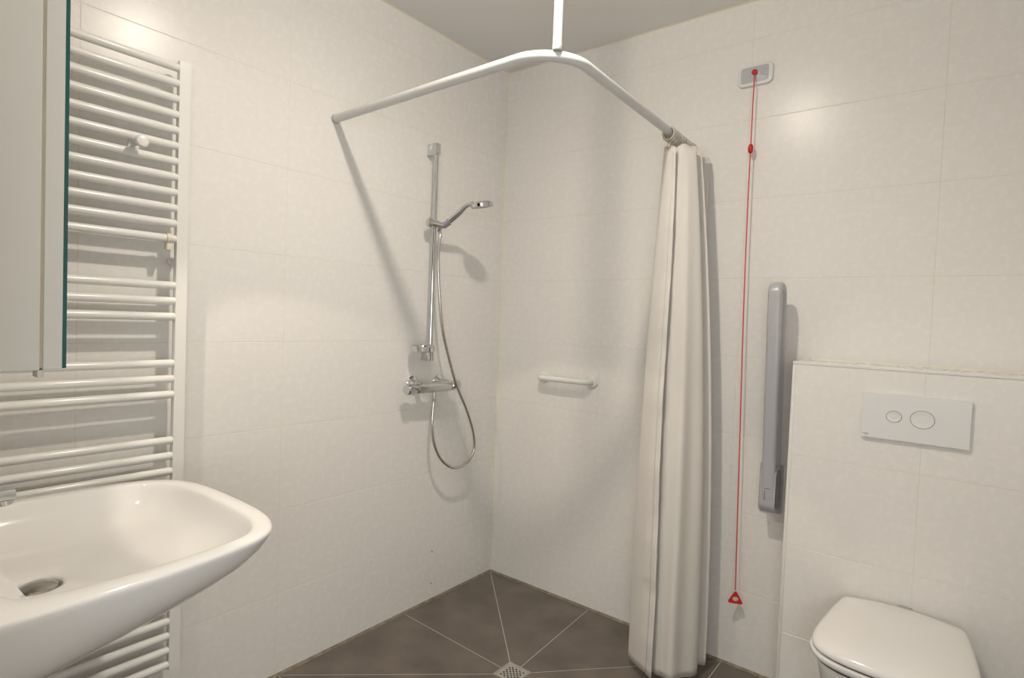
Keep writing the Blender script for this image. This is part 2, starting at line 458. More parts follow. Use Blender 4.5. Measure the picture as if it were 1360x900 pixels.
bm = NB(); box(bm, (CX1 - 0.030, -2.062, CZ0 - 0.011), (CX1 - 0.004, -2.055, CZ0 + 0.001), 0.001, 1); obj('door_catch', bm, M_SATIN, cab)

bm = NB(); tube(bm, spline([(0.46, -2.10, CZ1), (0.46, -2.10, CZ1 + 0.05), (0.46, -2.05, CZ1 + 0.075), (0.46, -2.00, CZ1 + 0.072)], 16), 0.005, 12)
lathe(bm, (0.46, -1.986, 2.050), (0.034, 0.584, -0.80), [(0.012, -0.012), (0.022, -0.008), (0.024, 0.02), (0.0225, 0.02), (0.0205, 0.004)], 24); obj('bounce_light_shell', bm, M_CHR, cab)  # unseen lamp body, added around the stand-in for the mirror's reflection

# ------------------------------------------------------------------ washbasin
BCX = 0.5275
wb = thing('washbasin', (BCX, -2.2, 0.70), 'wide white ceramic washbasin with thin sloping front below the mirror cabinet', 'washbasin')
half = [(0.0, -1.6155), (0.07, -1.616), (0.15, -1.622), (0.205, -1.636), (0.25, -1.661), (0.276, -1.695), (0.291, -1.735), (0.306, -1.80), (0.317, -1.87), (0.325, -1.96), (0.329, -2.06), (0.330, -2.13), (0.330, -2.198)]
hs = spline([(x, y, 0) for x, y in half], 48)
outl = [Vector((p.x, p.y, 0)) for p in hs] + [Vector((x, -2.198, 0)) for x in (0.2, 0.1, 0.0, -0.1, -0.2)] + [Vector((-p.x, p.y, 0)) for p in hs[::-1]][:-1]
def basin_loop(d, z, slope=0.0):
    out = []
    for p in outl:
        L = 2.198 - 1.6155
        t = (p.y + 2.198) / L
        x = p.x * (0.33 - d * (0.35 + 0.65 * t)) / 0.33
        y = -2.198 + (p.y + 2.198) * (L - d) / L
        out.append(Vector((BCX + x, y, z - slope * (1 - (y + 2.198) / L) )))
    return out
inner_half = [(0.0, -1.653), (0.08, -1.654), (0.15, -1.660), (0.20, -1.674), (0.235, -1.700), (0.254, -1.735), (0.267, -1.80), (0.275, -1.88), (0.276, -1.96), (0.268, -2.03), (0.25, -2.07), (0.19, -2.088), (0.10, -2.092), (0.0, -2.093)]
# resample the inner outline with as many points as the outer one by matching arc fractions in three zones
NS = len(outl)
ih = spline([(x, y, 0) for x, y in inner_half], 48 + 3)
def inner_ring():
    r = ih[:] + [Vector((-p.x, p.y, 0)) for p in ih[::-1]][1:-1]
    m = len(r); return [r[int(round(i * m / NS)) % m] for i in range(NS)]
ir = []
full = ih + [Vector((-p.x, p.y, 0)) for p in ih[::-1]][1:]
for i in range(NS):
    u = i / NS * (len(full) - 1); k = int(u); t = u - k
    ir.append(full[k] * (1 - t) + full[min(k + 1, len(full) - 1)] * t)
def bowl_loop(s, z, c=(0.0, -1.985)):
    return [Vector((BCX + c[0] + (p.x - c[0]) * s, c[1] + (p.y - c[1]) * s, z)) for p in ir]
def drain_loop(r, z):
    out = []
    for p in ir:
        d = Vector((p.x, p.y + 1.985, 0)).normalized()
        out.append(Vector((BCX + d.x * r, -1.985 + d.y * r, z)))
    return out
bm = NB()
loops = [basin_loop(0.235, 0.735, 0.055), basin_loop(0.17, 0.742, 0.05), basin_loop(0.115, 0.757, 0.044), basin_loop(0.07, 0.778, 0.034), basin_loop(0.036, 0.802, 0.022), basin_loop(0.014, 0.826, 0.012),
         basin_loop(0.003, 0.846, 0.003), basin_loop(0.0, 0.854), basin_loop(0.0015, 0.8585), basin_loop(0.006, 0.8610),
         bowl_loop(1.022, 0.8608), bowl_loop(1.002, 0.8592), bowl_loop(0.990, 0.8560), bowl_loop(0.975, 0.848), bowl_loop(0.94, 0.833), bowl_loop(0.89, 0.815), bowl_loop(0.80, 0.799), bowl_loop(0.65, 0.788), bowl_loop(0.45, 0.780), bowl_loop(0.27, 0.7755), drain_loop(0.046, 0.7725), drain_loop(0.0385, 0.7705), drain_loop(0.0365, 0.766), drain_loop(0.036, 0.738)]
loft(bm, loops, True, True)
obj('bowl', bm, M_CER, wb, sharp=60)
bm = NB(); lathe(bm, (BCX, -1.985, 0.7550), (0, 0, 1), [(0.034, 0.0), (0.035, 0.003), (0.033, 0.006), (0.030, 0.0065)], 36, cap1=True); obj('drain_ring', bm, M_SATIN, wb)
bm = NB(); lathe(bm, (BCX, -1.985, 0.7615), (0, 0, 1), [(0.0315, 0.0), (0.0325, 0.004), (0.030, 0.009), (0.020, 0.0135), (0.008, 0.0155)], 36); obj('drain_plug', bm, M_PLUG, wb, label='domed metal drain plug')

tap = thing('basin_tap', (BCX, -2.135, 0.861), 'chrome mixer tap on the back edge of the washbasin at the left', 'tap')
bm = NB(); lathe(bm, (BCX, -2.135, 0.8605), (0, 0, 1), [(0.027, 0.0), (0.027, 0.006), (0.023, 0.010), (0.022, 0.095), (0.020, 0.102)], 28); obj('body', bm, M_CHR, tap)
bm = NB()
tp = spline([(BCX, -2.130, 0.925), (BCX, -2.09, 0.948), (BCX, -2.05, 0.956), (BCX, -2.022, 0.9555)], 14)
loops = []
for i, p in enumerate(tp):
    w = 0.016 + 0.002 * (1 - i / 13); hgt = 0.011
    loops.append([Vector((p.x + x, p.y, p.z + z)) for x, z in rrect(2 * w, 2 * hgt, 0.0075, 4)])
loft(bm, loops); obj('spout', bm, M_CHR, tap)
bm = NB(); lathe(bm, (BCX, -2.034, 0.9455), (0, 0.25, -1), [(0.0115, -0.004), (0.0115, 0.007), (0.0095, 0.009)], 24); obj('aerator', bm, M_SATIN, tap)
bm = NB(); lathe(bm, (BCX, -2.135, 0.962), (0, 0, 1), [(0.0215, 0.0), (0.022, 0.012), (0.017, 0.024), (0.006, 0.028)], 28)
lev = [(BCX, -2.135, 0.980), (BCX, -2.10, 0.990), (BCX, -2.07, 1.002)]
tube(bm, spline(lev, 8), [0.010, 0.0095, 0.009, 0.008, 0.0075, 0.007, 0.007, 0.006], 14, roundcap=True); obj('lever', bm, M_CHR, tap)

# ------------------------------------------------------------------ shower curtain rail
RZ = 2.0227; RR = 0.0150
rail = thing('shower_curtain_rail', (0.0, -1.006, RZ), 'white tubular L-shaped curtain rail round the shower corner, hung from a ceiling rod', 'curtain rail')
cx, cy, br = 0.888, -0.905, 0.119
path = [Vector((0.002, -1.006, RZ)), Vector((0.3, -1.0125, RZ)), Vector((0.6, -1.0195, RZ))]
e0 = Vector((0.868, -1.0240, RZ)); e1 = Vector((1.0045, -0.882, RZ))
for k in range(17):
    a = k / 16
    # quarter bend as a smooth Bezier
    c0 = e0 + Vector((0.078, -0.0020, 0)); c1 = e1 + Vector((0.0035, -0.078, 0))
    path.append(e0 * (1 - a) ** 3 + c0 * 3 * a * (1 - a) ** 2 + c1 * 3 * a * a * (1 - a) + e1 * a ** 3)
def rail_x(y): return 0.9665 + (1.0045 - 0.9665) * (y / -0.882)
path += [Vector((rail_x(y), y, RZ)) for y in (-0.6, -0.3, -0.002)]
bm = NB(); tube(bm, path, RR, 24); obj('tube', bm, M_RAIL, rail)
bm = NB(); lathe(bm, (0.0, -1.006, RZ), (1, 0, 0), [(0.0165, 0), (0.0165, 0.010), (0.0150, 0.012)], 24); obj('wall_cap', bm, M_GREYC, rail)
bm = NB(); lathe(bm, (rail_x(0), 0.0, RZ), (0, -1, 0), [(0.024, 0), (0.024, 0.006), (0.0165, 0.012), (0.0150, 0.020)], 24); obj('wall_cap', bm, M_GREYC, rail)
RODX, RODY = 0.976, -0.990
bm = NB(); tube(bm, [(RODX, RODY, RZ + 0.026), (RODX, RODY, CEIL - 0.001)], 0.0125, 20); obj('ceiling_rod', bm, M_RAIL, rail)
bm = NB(); lathe(bm, (RODX, RODY, RZ + 0.010), (0, 0, 1), [(0.0120, 0.0), (0.0134, 0.003), (0.0134, 0.016), (0.0122, 0.019)], 20); obj('collar', bm, M_GREYC, rail, label='grey plastic collar under the ceiling rod')
bm = NB(); lathe(bm, (RODX, RODY, CEIL), (0, 0, -1), [(0.030, 0.0), (0.030, 0.005), (0.014, 0.012)], 24); obj('ceiling_flange', bm, M_RAIL, rail)

# curtain rings bunched at the wall end of the rail
ring_ys = [-0.252 + 0.0215 * k for k in range(10)]
ring0 = None
for k, y in enumerate(ring_ys):
    x = rail_x(y)
    c = Vector((x, y, RZ - 0.0085))
    if ring0 is None:
        ring0 = thing('curtain_ring', c, 'cream plastic curtain ring nearest the room end of the bunch on the rail', 'curtain ring', 'curtain rings on the shower rail')
        bm = NB(); seg = 32; loops = []
        for i in range(seg):
            a = 2 * PI * i / seg
            d = Vector((math.cos(a), 0, math.sin(a)))
            loops.append([c + d * (0.0245 + q) + Vector((0, w, 0)) for q, w in ((-0.0022, -0.0060), (0.0018, -0.0068), (0.0034, 0), (0.0018, 0.0068), (-0.0022, 0.0060))])
        vv = [[bm.verts.new(p) for p in lp] for lp in loops]
        for i in range(seg):
            for j in range(5):
                bm.faces.new((vv[i][j], vv[i][(j + 1) % 5], vv[(i + 1) % seg][(j + 1) % 5], vv[(i + 1) % seg][j]))
        obj('hoop', bm, M_RING, ring0)
        bm = NB()
        hp = [(x + 0.004, y, RZ - 0.033), (x + 0.010, y - 0.002, RZ - 0.040), (x + 0.0115, y - 0.003, RZ - 0.050), (x + 0.007, y - 0.004, RZ - 0.060), (x + 0.001, y - 0.004, RZ - 0.057), (x + 0.001, y - 0.003, RZ - 0.048)]
        tube(bm, spline(hp, 16), 0.0017, 8, roundcap=True); obj('hook', bm, M_BRASS, ring0)
    else:
        r = ring0.copy(); COL.objects.link(r); r.location = c
        r.rotation_euler = (random.uniform(-0.16, 0.16), random.uniform(-0.1, 0.1), random.uniform(-0.14, 0.14))
        r['label'] = '%s curtain ring counted from the room end of the bunch on the rail' % ('first second third fourth fifth sixth seventh eighth ninth tenth'.split()[k])
        if k == len(ring_ys) - 1: r['label'] = 'cream plastic curtain ring at the tiled wall end of the bunch'
        for ch in ring0.children:
            q = ch.copy(); COL.objects.link(q); q.parent = r

# ------------------------------------------------------------------ shower curtain
top = [(1.012, -0.266), (0.990, -0.262), (0.964, -0.250), (0.984, -0.238), (1.018, -0.244), (1.047, -0.230), (1.066, -0.203), (1.010, -0.186), (0.955, -0.172), (1.015, -0.160), (1.067, -0.150),
       (1.010, -0.136), (0.950, -0.122), (1.010, -0.111), (1.066, -0.102), (1.010, -0.088), (0.945, -0.070), (1.010, -0.052), (1.058, -0.036), (1.000, -0.024), (0.950, -0.022)]
bot = [(1.040, -0.333), (0.985, -0.310), (0.917, -0.258), (0.972, -0.252), (1.036, -0.300), (1.100, -0.292), (1.160, -0.192), (1.120, -0.150), (1.075, -0.150), (1.120, -0.140), (1.168, -0.120),
       (1.090, -0.108), (1.000, -0.105), (1.050, -0.096), (1.100, -0.085), (1.030, -0.075), (0.960, -0.066), (1.010, -0.052), (1.060, -0.038), (1.010, -0.030), (0.970, -0.028)]
ZT, ZB = 1.966, 0.028
NU, NV = 220, 70
tp = spline([(x, y, 0) for x, y in top], NU); bp = spline([(x, y, 0) for x, y in bot], NU)
bm = NB(); uvl = bm.loops.layers.uv.new('UVMap')
grid = []
for j in range(NV + 1):
    v = j / NV
    t = 1 - (1 - v) ** 2.1
    row = []
    for i in range(NU):
        p = tp[i].lerp(bp[i], t)
        u = i / (NU - 1)
        # secondary soft folds on the broad front panel, growing towards the floor
        pu = (u - 0.20) / 0.10
        if 0 < pu < 1:
            amp = 0.010 * min(1, v * 1.6) * math.sin(pu * PI)
            nrm = Vector((0.72, -0.69, 0))
            p = p + nrm * amp * math.sin(pu * PI * 4.3 + 0.6 + 0.5 * v)
        # puckers close to the hem of the leading edge
        if u < 0.10:
            k = (0.10 - u) / 0.10
            p = p + Vector((0.3, -1, 0)) * 0.0042 * k * (math.sin(v * 95) * 0.6 + math.sin(v * 41 + 1.3) + 0.5 * math.sin(v * 170))
            p = p + Vector((1, 0, 0)) * 0.004 * k * math.sin(v * 9)
        sag = 0.010 * math.sin(i * 2 * PI / 22.0) * (1 - v) ** 4
        hemz = 0.004 * math.sin(u * 40) * v ** 6
        z = ZT + (ZB - ZT) * v + sag * 0.6 + hemz - (0.012 * (1 - v) ** 6 if u < 0.07 else 0)
        row.append(bm.verts.new((p.x, p.y, z)))
    grid.append(row)
for j in range(NV):
    for i in range(NU - 1):
        f = bm.faces.new((grid[j][i], grid[j][i + 1], grid[j + 1][i + 1], grid[j + 1][i]))
        for l, (a, b) in zip(f.loops, ((i, j), (i + 1, j), (i + 1, j + 1), (i, j + 1))):
            l[uvl].uv = (a / NU * 1.8, 2.0 * b / NV)
hem_pts = [[grid[j][i].co.copy() for i in range(0, 15)] for j in range(NV + 1)]
cur = thing('shower_curtain', (1.0, -0.16, 0.03), 'cream fabric shower curtain gathered at the wall end of the rail, hanging to the floor', 'curtain')
cl = obj('cloth', bm, M_CLOTH, cur, sharp=80)
md = cl.modifiers.new('thickness', 'SOLIDIFY'); md.thickness = 0.0012; md.offset = 0
bm = NB(); vv = [[bm.verts.new(p + Vector((0.0012, -0.0028, 0)) + Vector((0.004 * (1 if k == 0 else 0), 0, 0))) for k, p in enumerate(r[:6])] for r in hem_pts]
uvl = bm.loops.layers.uv.new('UVMap')
for j in range(NV):
    for i in range(5):
        f = bm.faces.new((vv[j][i], vv[j][i + 1], vv[j + 1][i + 1], vv[j + 1][i]))
        for l, (a, b) in zip(f.loops, ((i, j), (i + 1, j), (i + 1, j + 1), (i, j + 1))): l[uvl].uv = (a / NU * 1.8 + 0.3, 2.0 * b / NV)
hm = obj('hem', bm, M_CLOTH, cur, sharp=80)
md = hm.modifiers.new('thickness', 'SOLIDIFY'); md.thickness = 0.0022; md.offset = 0

# ------------------------------------------------------------------ shower set on the left wall
BAX, BAY = 0.050, -0.5300
sr = thing('shower_riser_rail', (0.0, BAY, 1.12), 'vertical chrome shower rail with square brackets on the left wall', 'shower rail')
bm = NB(); tube(bm, [(BAX, BAY, 1.118), (BAX, BAY, 2.045)], 0.0108, 20); obj('bar', bm, M_CHR, sr)
for z0, z1 in ((2.000, 2.048), (1.112, 1.152)):
    bm = NB(); box(bm, (0.006, BAY - 0.013, z0), (BAX + 0.012, BAY + 0.0125, z1), 0.003); b = obj('bracket', bm, M_CHR, sr)
    bm = NB(); box(bm, (0.0, BAY - 0.011, z0 + 0.002), (0.006, BAY + 0.011, z1 - 0.002), 0.001); obj('spacer', bm, M_WBAR, b)
HZ = 1.703
bm = NB(); box(bm, (BAX - 0.016, BAY - 0.018, HZ - 0.017), (BAX + 0.016, BAY + 0.018, HZ + 0.017), 0.006, 3)
tube(bm, [(BAX + 0.014, BAY - 0.040, HZ), (BAX + 0.028, BAY - 0.014, HZ - 0.003), (BAX + 0.044, BAY + 0.014, HZ - 0.007)], 0.0125, 16)
sl = obj('slider', bm, M_SATIN, sr)
bm = NB(); lathe(bm, (BAX + 0.016, BAY - 0.028, HZ), (-0.35, -1, 0), [(0.013, 0), (0.0180, 0.003), (0.0180, 0.020), (0.0165, 0.022)], 24)
box(bm, (BAX + 0.003, BAY - 0.036, HZ + 0.014), (BAX + 0.008, BAY - 0.031, HZ + 0.027), 0.001); obj('clamp_knob', bm, M_SATIN, sl)
HP = Vector((0.104, -0.512, 1.7035)); HD = Vector((0.80, 0.34, 0.62)).normalized()   # holder cone
bm = NB()
lathe(bm, HP - HD * 0.016, HD, [(0.0125, 0.0), (0.0135, 0.004), (0.0150, 0.034), (0.0135, 0.035)], 22); obj('hose_holder', bm, M_HOLD, sl, label='bluish tinted handset holder')
tray = thing('soap_dish', (BAX + 0.03, -0.598, 1.155), 'round chrome soap dish at the lower end of the shower rail', 'soap dish')
bm = NB(); lathe(bm, (BAX + 0.025, -0.5985, 1.156), (0, 0, 1), [(0.030, 0.002), (0.046, 0.0), (0.0495, 0.002), (0.0505, 0.023), (0.0490, 0.0245), (0.0475, 0.023), (0.0465, 0.006), (0.020, 0.004)], 40); obj('bowl', bm, M_CHR, tray)
bm = NB(); box(bm, (BAX - 0.014, BAY - 0.028, 1.154), (BAX + 0.016, BAY + 0.016, 1.178), 0.004); obj('clip', bm, M_CHR, tray)

hs_ = thing('hand_shower', HP, 'chrome hand shower with round head resting in the rail holder', 'hand shower')
hc = Vector((0.262, -0.466, 1.782))
bm = NB()
hp = spline([HP - HD * 0.012, HP + HD * 0.02, HP + HD * 0.065 + Vector((0, 0, 0.004)), Vector((0.190, -0.484, 1.777)), Vector((0.222, -0.477, 1.787))], 20)
tube(bm, hp, [0.0095 + 0.003 * math.sin(PI * min(1, i / 15)) for i in range(20)], 18); obj('handle', bm, M_CHR, hs_)
ax = Vector((0.05, 0.2, -1)).normalized()
bm = NB(); lathe(bm, hc - ax * 0.011, ax, [(0.006, -0.0035), (0.030, -0.001), (0.043, 0.003), (0.0475, 0.009), (0.0475, 0.021), (0.0455, 0.0225)], 40); hd = obj('head', bm, M_CHR, hs_)
bm = NB(); lathe(bm, hc - ax * 0.011, ax, [(0.0452, 0.0215), (0.0445, 0.0245), (0.030, 0.0262), (0.008, 0.0265)], 40); obj('spray_face', bm, M_GREYC, hd)

mx = thing('thermostatic_shower_mixer', (0.0, -0.503, 1.0), 'horizontal chrome shower mixer bar with two round wall plates', 'shower mixer')
MX, MZ = 0.078, 1.000
bm = NB(); lathe(bm, (MX, -0.628, MZ), (0, 1, 0), [(0.0205, 0.0), (0.0215, 0.004), (0.0215, 0.196), (0.0205, 0.200)], 32); obj('body', bm, M_SATIN, mx)
bm = NB(); lathe(bm, (MX, -0.684, MZ), (0, 1, 0), [(0.0195, 0.0), (0.0215, 0.003), (0.0225, 0.016), (0.0185, 0.050), (0.0200, 0.055)], 32)
for k in range(3):
    a = PI / 6 + 2 * PI * k / 3
    d = Vector((math.cos(a), 0, math.sin(a)))
    tube(bm, [Vector((MX, -0.676, MZ)) + d * 0.018, Vector((MX, -0.636, MZ)) + d * 0.0195], 0.006, 10, roundcap=True)
obj('temperature_knob', bm, M_CHR, mx)
bm = NB(); lathe(bm, (MX, -0.426, MZ), (0, 1, 0), [(0.0185, 0.0), (0.0215, 0.003), (0.0222, 0.048), (0.0195, 0.052)], 32)
box(bm, (MX + 0.014, -0.405, MZ - 0.006), (MX + 0.0245, -0.392, MZ + 0.006), 0.001); obj('flow_knob', bm, M_CHR, mx)
for y in (-0.580, -0.4265):
    bm = NB(); lathe(bm, (0.0, y, MZ + 0.012), (1, 0, 0), [(0.034, 0.0), (0.034, 0.003), (0.029, 0.008), (0.019, 0.013), (0.014, 0.016), (0.014, 0.060)], 32); obj('wall_plate', bm, M_CHR, mx)
bm = NB(); tube(bm, [(MX, -0.523, MZ - 0.018), (MX, -0.523, MZ - 0.032)], 0.0095, 18); obj('hose_outlet', bm, M_SATIN, mx)

hose = thing('shower_hose', (MX, -0.523, 0.965), 'looping metal shower hose between mixer bar and hand shower', 'hose')
hpts = [HP - HD * 0.016, HP - HD * 0.035 + Vector((-0.002, -0.002, -0.006)), (0.098, -0.540, 1.655), (0.100, -0.549, 1.563), (0.100, -0.539, 1.436), (0.100, -0.513, 1.275), (0.100, -0.470, 1.144), (0.104, -0.414, 1.008), (0.106, -0.340, 0.882), (0.106, -0.290, 0.772),
        (0.105, -0.282, 0.690), (0.103, -0.324, 0.641), (0.100, -0.401, 0.629), (0.096, -0.475, 0.671), (0.090, -0.519, 0.740), (0.085, -0.535, 0.820), (0.080, -0.530, 0.900), (MX, -0.523, 0.945), (MX, -0.523, 0.962)]
pts = spline(hpts, 240)
bm = NB(); tube(bm, pts, [0.0066 + 0.0006 * (1 if i % 2 else -1) for i in range(240)], 12); obj('sleeve', bm, M_HOSE, hose, sharp=80)
bm = NB(); lathe(bm, (MX, -0.523, 0.938), (0, 0, 1), [(0.0080, 0.0), (0.0090, 0.004), (0.0090, 0.020), (0.0105, 0.022), (0.0105, 0.032)], 16); obj('nut', bm, M_SATIN, hose)

# ------------------------------------------------------------------ small grab handle in the shower
gh = thing('shower_grab_handle', (0.42, 0.0, 1.037), 'short white grab handle on the wall inside the shower corner', 'grab handle')
bm = NB()
gp = spline([(0.292, -0.001, 1.037), (0.292, -0.026, 1.037), (0.296, -0.042, 1.037), (0.312, -0.052, 1.037), (0.34, -0.053, 1.037), (0.425, -0.053, 1.037), (0.51, -0.053, 1.037), (0.538, -0.052, 1.037), (0.554, -0.042, 1.037), (0.558, -0.026, 1.037), (0.558, -0.001, 1.037)], 44)
tube(bm, gp, 0.0125, 18); obj('bar', bm, M_WBAR, gh)
for x in (0.292, 0.558):
    bm = NB(); lathe(bm, (x, 0, 1.037), (0, -1, 0), [(0.0285, 0), (0.0285, 0.006), (0.025, 0.010), (0.0135, 0.011)], 32); obj('wall_flange', bm, M_WBAR, gh)

# ------------------------------------------------------------------ emergency pull cord
al = thing('emergency_pull_cord', (1.205, 0.0, 2.262), 'red emergency pull cord on a white and grey wall switch plate', 'pull cord')
def yplate(bm, cx, cz, w, h, r, prof, n=6):
    """prof: list of (inset, y)"""
    loft(bm, [[Vector((cx + x, y, cz + z)) for x, z in rrect(w - 2 * i, h - 2 * i, max(r - i, 0.001), n)] for i, y in prof])
bm = NB(); yplate(bm, 1.2050, 2.2615, 0.127, 0.080, 0.021, [(0, 0), (0, -0.009), (0.0015, -0.012), (0.004, -0.013)]); obj('switch_plate', bm, M_PLATE, al)
bm = NB(); yplate(bm, 1.2040, 2.2625, 0.100, 0.058, 0.010, [(0, -0.011), (0, -0.0138), (0.001, -0.0142)]); pn = obj('panel', bm, M_PGREY, al)
bm = NB(); lathe(bm, (1.2045, -0.0135, 2.2635), (0, -1, 0), [(0.0225, 0), (0.0225, 0.0010), (0.0205, 0.0016), (0.006, 0.0018)], 36); obj('dial', bm, M_PGREY, pn)
bm = NB(); lathe(bm, (1.2055, -0.014, 2.2680), (0, -1, -0.1), [(0.0095, 0), (0.0105, 0.004), (0.0100, 0.010), (0.0065, 0.014), (0.002, 0.0155)], 24); obj('cord_outlet', bm, M_RED, al)
cp = spline([(1.2075, -0.024, 2.262), (1.2090, -0.030, 2.245), (1.2092, -0.034, 2.15), (1.2102, -0.036, 1.978), (1.2104, -0.037, 1.84), (1.2118, -0.038, 1.690), (1.2160, -0.039, 1.40), (1.2222, -0.040, 1.125), (1.2290, -0.040, 0.83), (1.2350, -0.040, 0.553), (1.2405, -0.040, 0.315)], 120)
bm = NB(); tube(bm, cp, 0.0021, 8); obj('cord', bm, M_CORD, al)
bm = NB(); lathe(bm, (1.2102, -0.036, 1.9595), (0, 0, 1), [(0.002, 0.0), (0.0075, 0.006), (0.0098, 0.016), (0.0098, 0.022), (0.0075, 0.032), (0.002, 0.038)], 20); obj('bead', bm, M_RED, al)
# triangular handle with a round hole
bm = NB()
tcx, tcz = 0.0, -0.009
def tri_ring(y, grow):
    out = []; R = 0.0335 + grow; rr = 0.0065
    N = 36
    for k in range(N):
        a = 2 * PI * k / N + PI / 2
        # polar radius of a rounded triangle
        m = (a - PI / 2) % (2 * PI / 3) - PI / 3
        rad_t = min(R * 0.5 / max(1e-6, math.cos(m)), R * 0.865)
        out.append(Vector((rad_t * math.cos(a), y, rad_t * math.sin(a) + tcz)))
    return out
def hole_ring(y, r): return [Vector((r * math.cos(2 * PI * k / 36 + PI / 2), y, r * math.sin(2 * PI * k / 36 + PI / 2) + tcz)) for k in range(36)]
lo = [tri_ring(-0.0045, -0.002), tri_ring(-0.003, 0), tri_ring(0.003, 0), tri_ring(0.0045, -0.002), hole_ring(0.0045, 0.0100), hole_ring(-0.0045, 0.0100)]
vv = [[bm.verts.new(p) for p in l] for l in lo]
for a, b in zip(vv, vv[1:] + vv[:1]):
    for i in range(36): bm.faces.new((a[i], a[(i + 1) % 36], b[(i + 1) % 36], b[i]))
bmesh.ops.rotate(bm, verts=bm.verts, cent=(0, 0, 0), matrix=Matrix.Rotation(math.radians(22), 3, 'Z'))
bmesh.ops.translate(bm, verts=bm.verts, vec=(1.2425, -0.040, 0.289))
obj('triangle_handle', bm, M_RED, al)

# ------------------------------------------------------------------ folded support rail beside the boxing
gr = thing('folding_support_rail', (1.348, 0.0, 0.63), 'grey folding support rail swung up against the wall beside the toilet boxing', 'grab rail')
bm = NB()
GX = 1.348
A = Vector((GX, -0.078, 0.70)); T = Vector((GX, -0.130, 1.43))       # front bar, bottom and top
B = Vector((GX, -0.072, 1.43)); D = Vector((GX, -0.026, 0.72))       # rear bar
gpath = [A, A.lerp(T, 0.25), A.lerp(T, 0.5), A.lerp(T, 0.75), T]
ctr = (T + B) / 2; rad_ = (T - B) / 2; up = Vector((0, -0.07, 1)).normalized()
for k in range(1, 10):
    a = PI * k / 10
    gpath.append(ctr + rad_ * math.cos(a) + up * rad_.length * 1.05 * math.sin(a))
gpath += [B, B.lerp(D, 0.35), B.lerp(D, 0.7), D]
# flattened section: wide in x, thin across
loops = []
n = len(gpath)
for i, p in enumerate(gpath):
    t = (gpath[min(i + 1, n - 1)] - gpath[max(i - 1, 0)]).normalized()
    xx = Vector((1, 0, 0)); nn = t.cross(xx).normalized()
    loops.append([p + xx * a + nn * b for a, b in rrect(0.047, 0.031, 0.0125, 5)])
loft(bm, loops); obj('arm', bm, M_GREY, gr)
bm = NB()
yplate(bm, 1.338, 0.7195, 0.082, 0.182, 0.008, [(0, 0), (0, -0.006), (0.002, -0.008)]); obj('wall_plate', bm, M_GREY, gr)
bm = NB()
# hinge housing: stadium side profile, extruded in x
side = []
for k in range(13):
    a = PI + PI * k / 12
    side.append((-0.056 + 0.036 * math.cos(a), 0.682 + 0.038 * math.sin(a)))
for k in range(13):
    a = PI * k / 12
    side.append((-0.060 + 0.034 * math.cos(a), 0.785 + 0.030 * math.sin(a)))
prism(bm, [Vector((GX - 0.0255, y, z)) for y, z in side], (0.051, 0, 0), 0.003); hg = obj('hinge', bm, M_GREY, gr)
bm = NB(); prism(bm, [Vector((GX + 0.0255, -0.056 + (y + 0.058) * 0.78, 0.733 + (z - 0.733) * 0.86)) for y, z in side], (0.0022, 0, 0)); obj('hinge_cover', bm, M_GREYD, hg, label='dark grey side cover of the hinge')
bm = NB(); box(bm, (GX - 0.010, -0.0955, 0.695), (GX - 0.0085, -0.090, 0.737)); box(bm, (GX - 0.010, -0.0965, 0.736), (GX + 0.010, -0.090, 0.7375)); obj('latch_slot', bm, M_DARK, hg, label='thin dark slot of the latch')

# ------------------------------------------------------------------ flush plate
FX, FZ = 1.7710, 1.0585
fp = thing('flush_plate', (FX, BY, FZ), 'white rectangular flush plate with two oval buttons on the toilet boxing', 'flush plate')
bm = NB(); yplate(bm, FX, FZ, 0.266, 0.140, 0.003, [(0.002, BY), (0.002, BY - 0.006), (0, BY - 0.007), (0, BY - 0.0105), (0.0008, BY - 0.0113)], 3); obj('plate', bm, M_FLUSH, fp)
for x, rx_, rz_ in ((1.7215, 0.0190, 0.0165), (1.7915, 0.0290, 0.0255)):
    def ell(s, y): return [Vector((x + (rx_ + s) * math.cos(2 * PI * k / 40), y, FZ + 0.001 + (rz_ + s) * math.sin(2 * PI * k / 40))) for k in range(40)]
    bm = NB(); loft(bm, [ell(0.0012, BY - 0.009), ell(0.0012, BY - 0.0117), ell(-0.0002, BY - 0.0117), ell(-0.0002, BY - 0.0095)]); rg = obj('button_ring', bm, M_GOLD, fp, label='dark thin ring round the button')
    bm = NB(); loft(bm, [ell(-0.0002, BY - 0.010), ell(-0.0002, BY - 0.0125), ell(-0.004, BY - 0.0123), ell(-rx_ * 0.45, BY - 0.0113), ell(-rx_ * 0.8, BY - 0.0110)]); obj('button', bm, M_FLUSH, fp)
mt = Matrix.Translation((FX - 0.1205, BY - 0.0114, FZ - 0.0585)) @ Matrix.Rotation(PI / 2, 4, 'X')
obj('lettering', text_bm('viega', 0.0085, 0.0002, mt), M_LOGO, fp, label='small grey lettering')

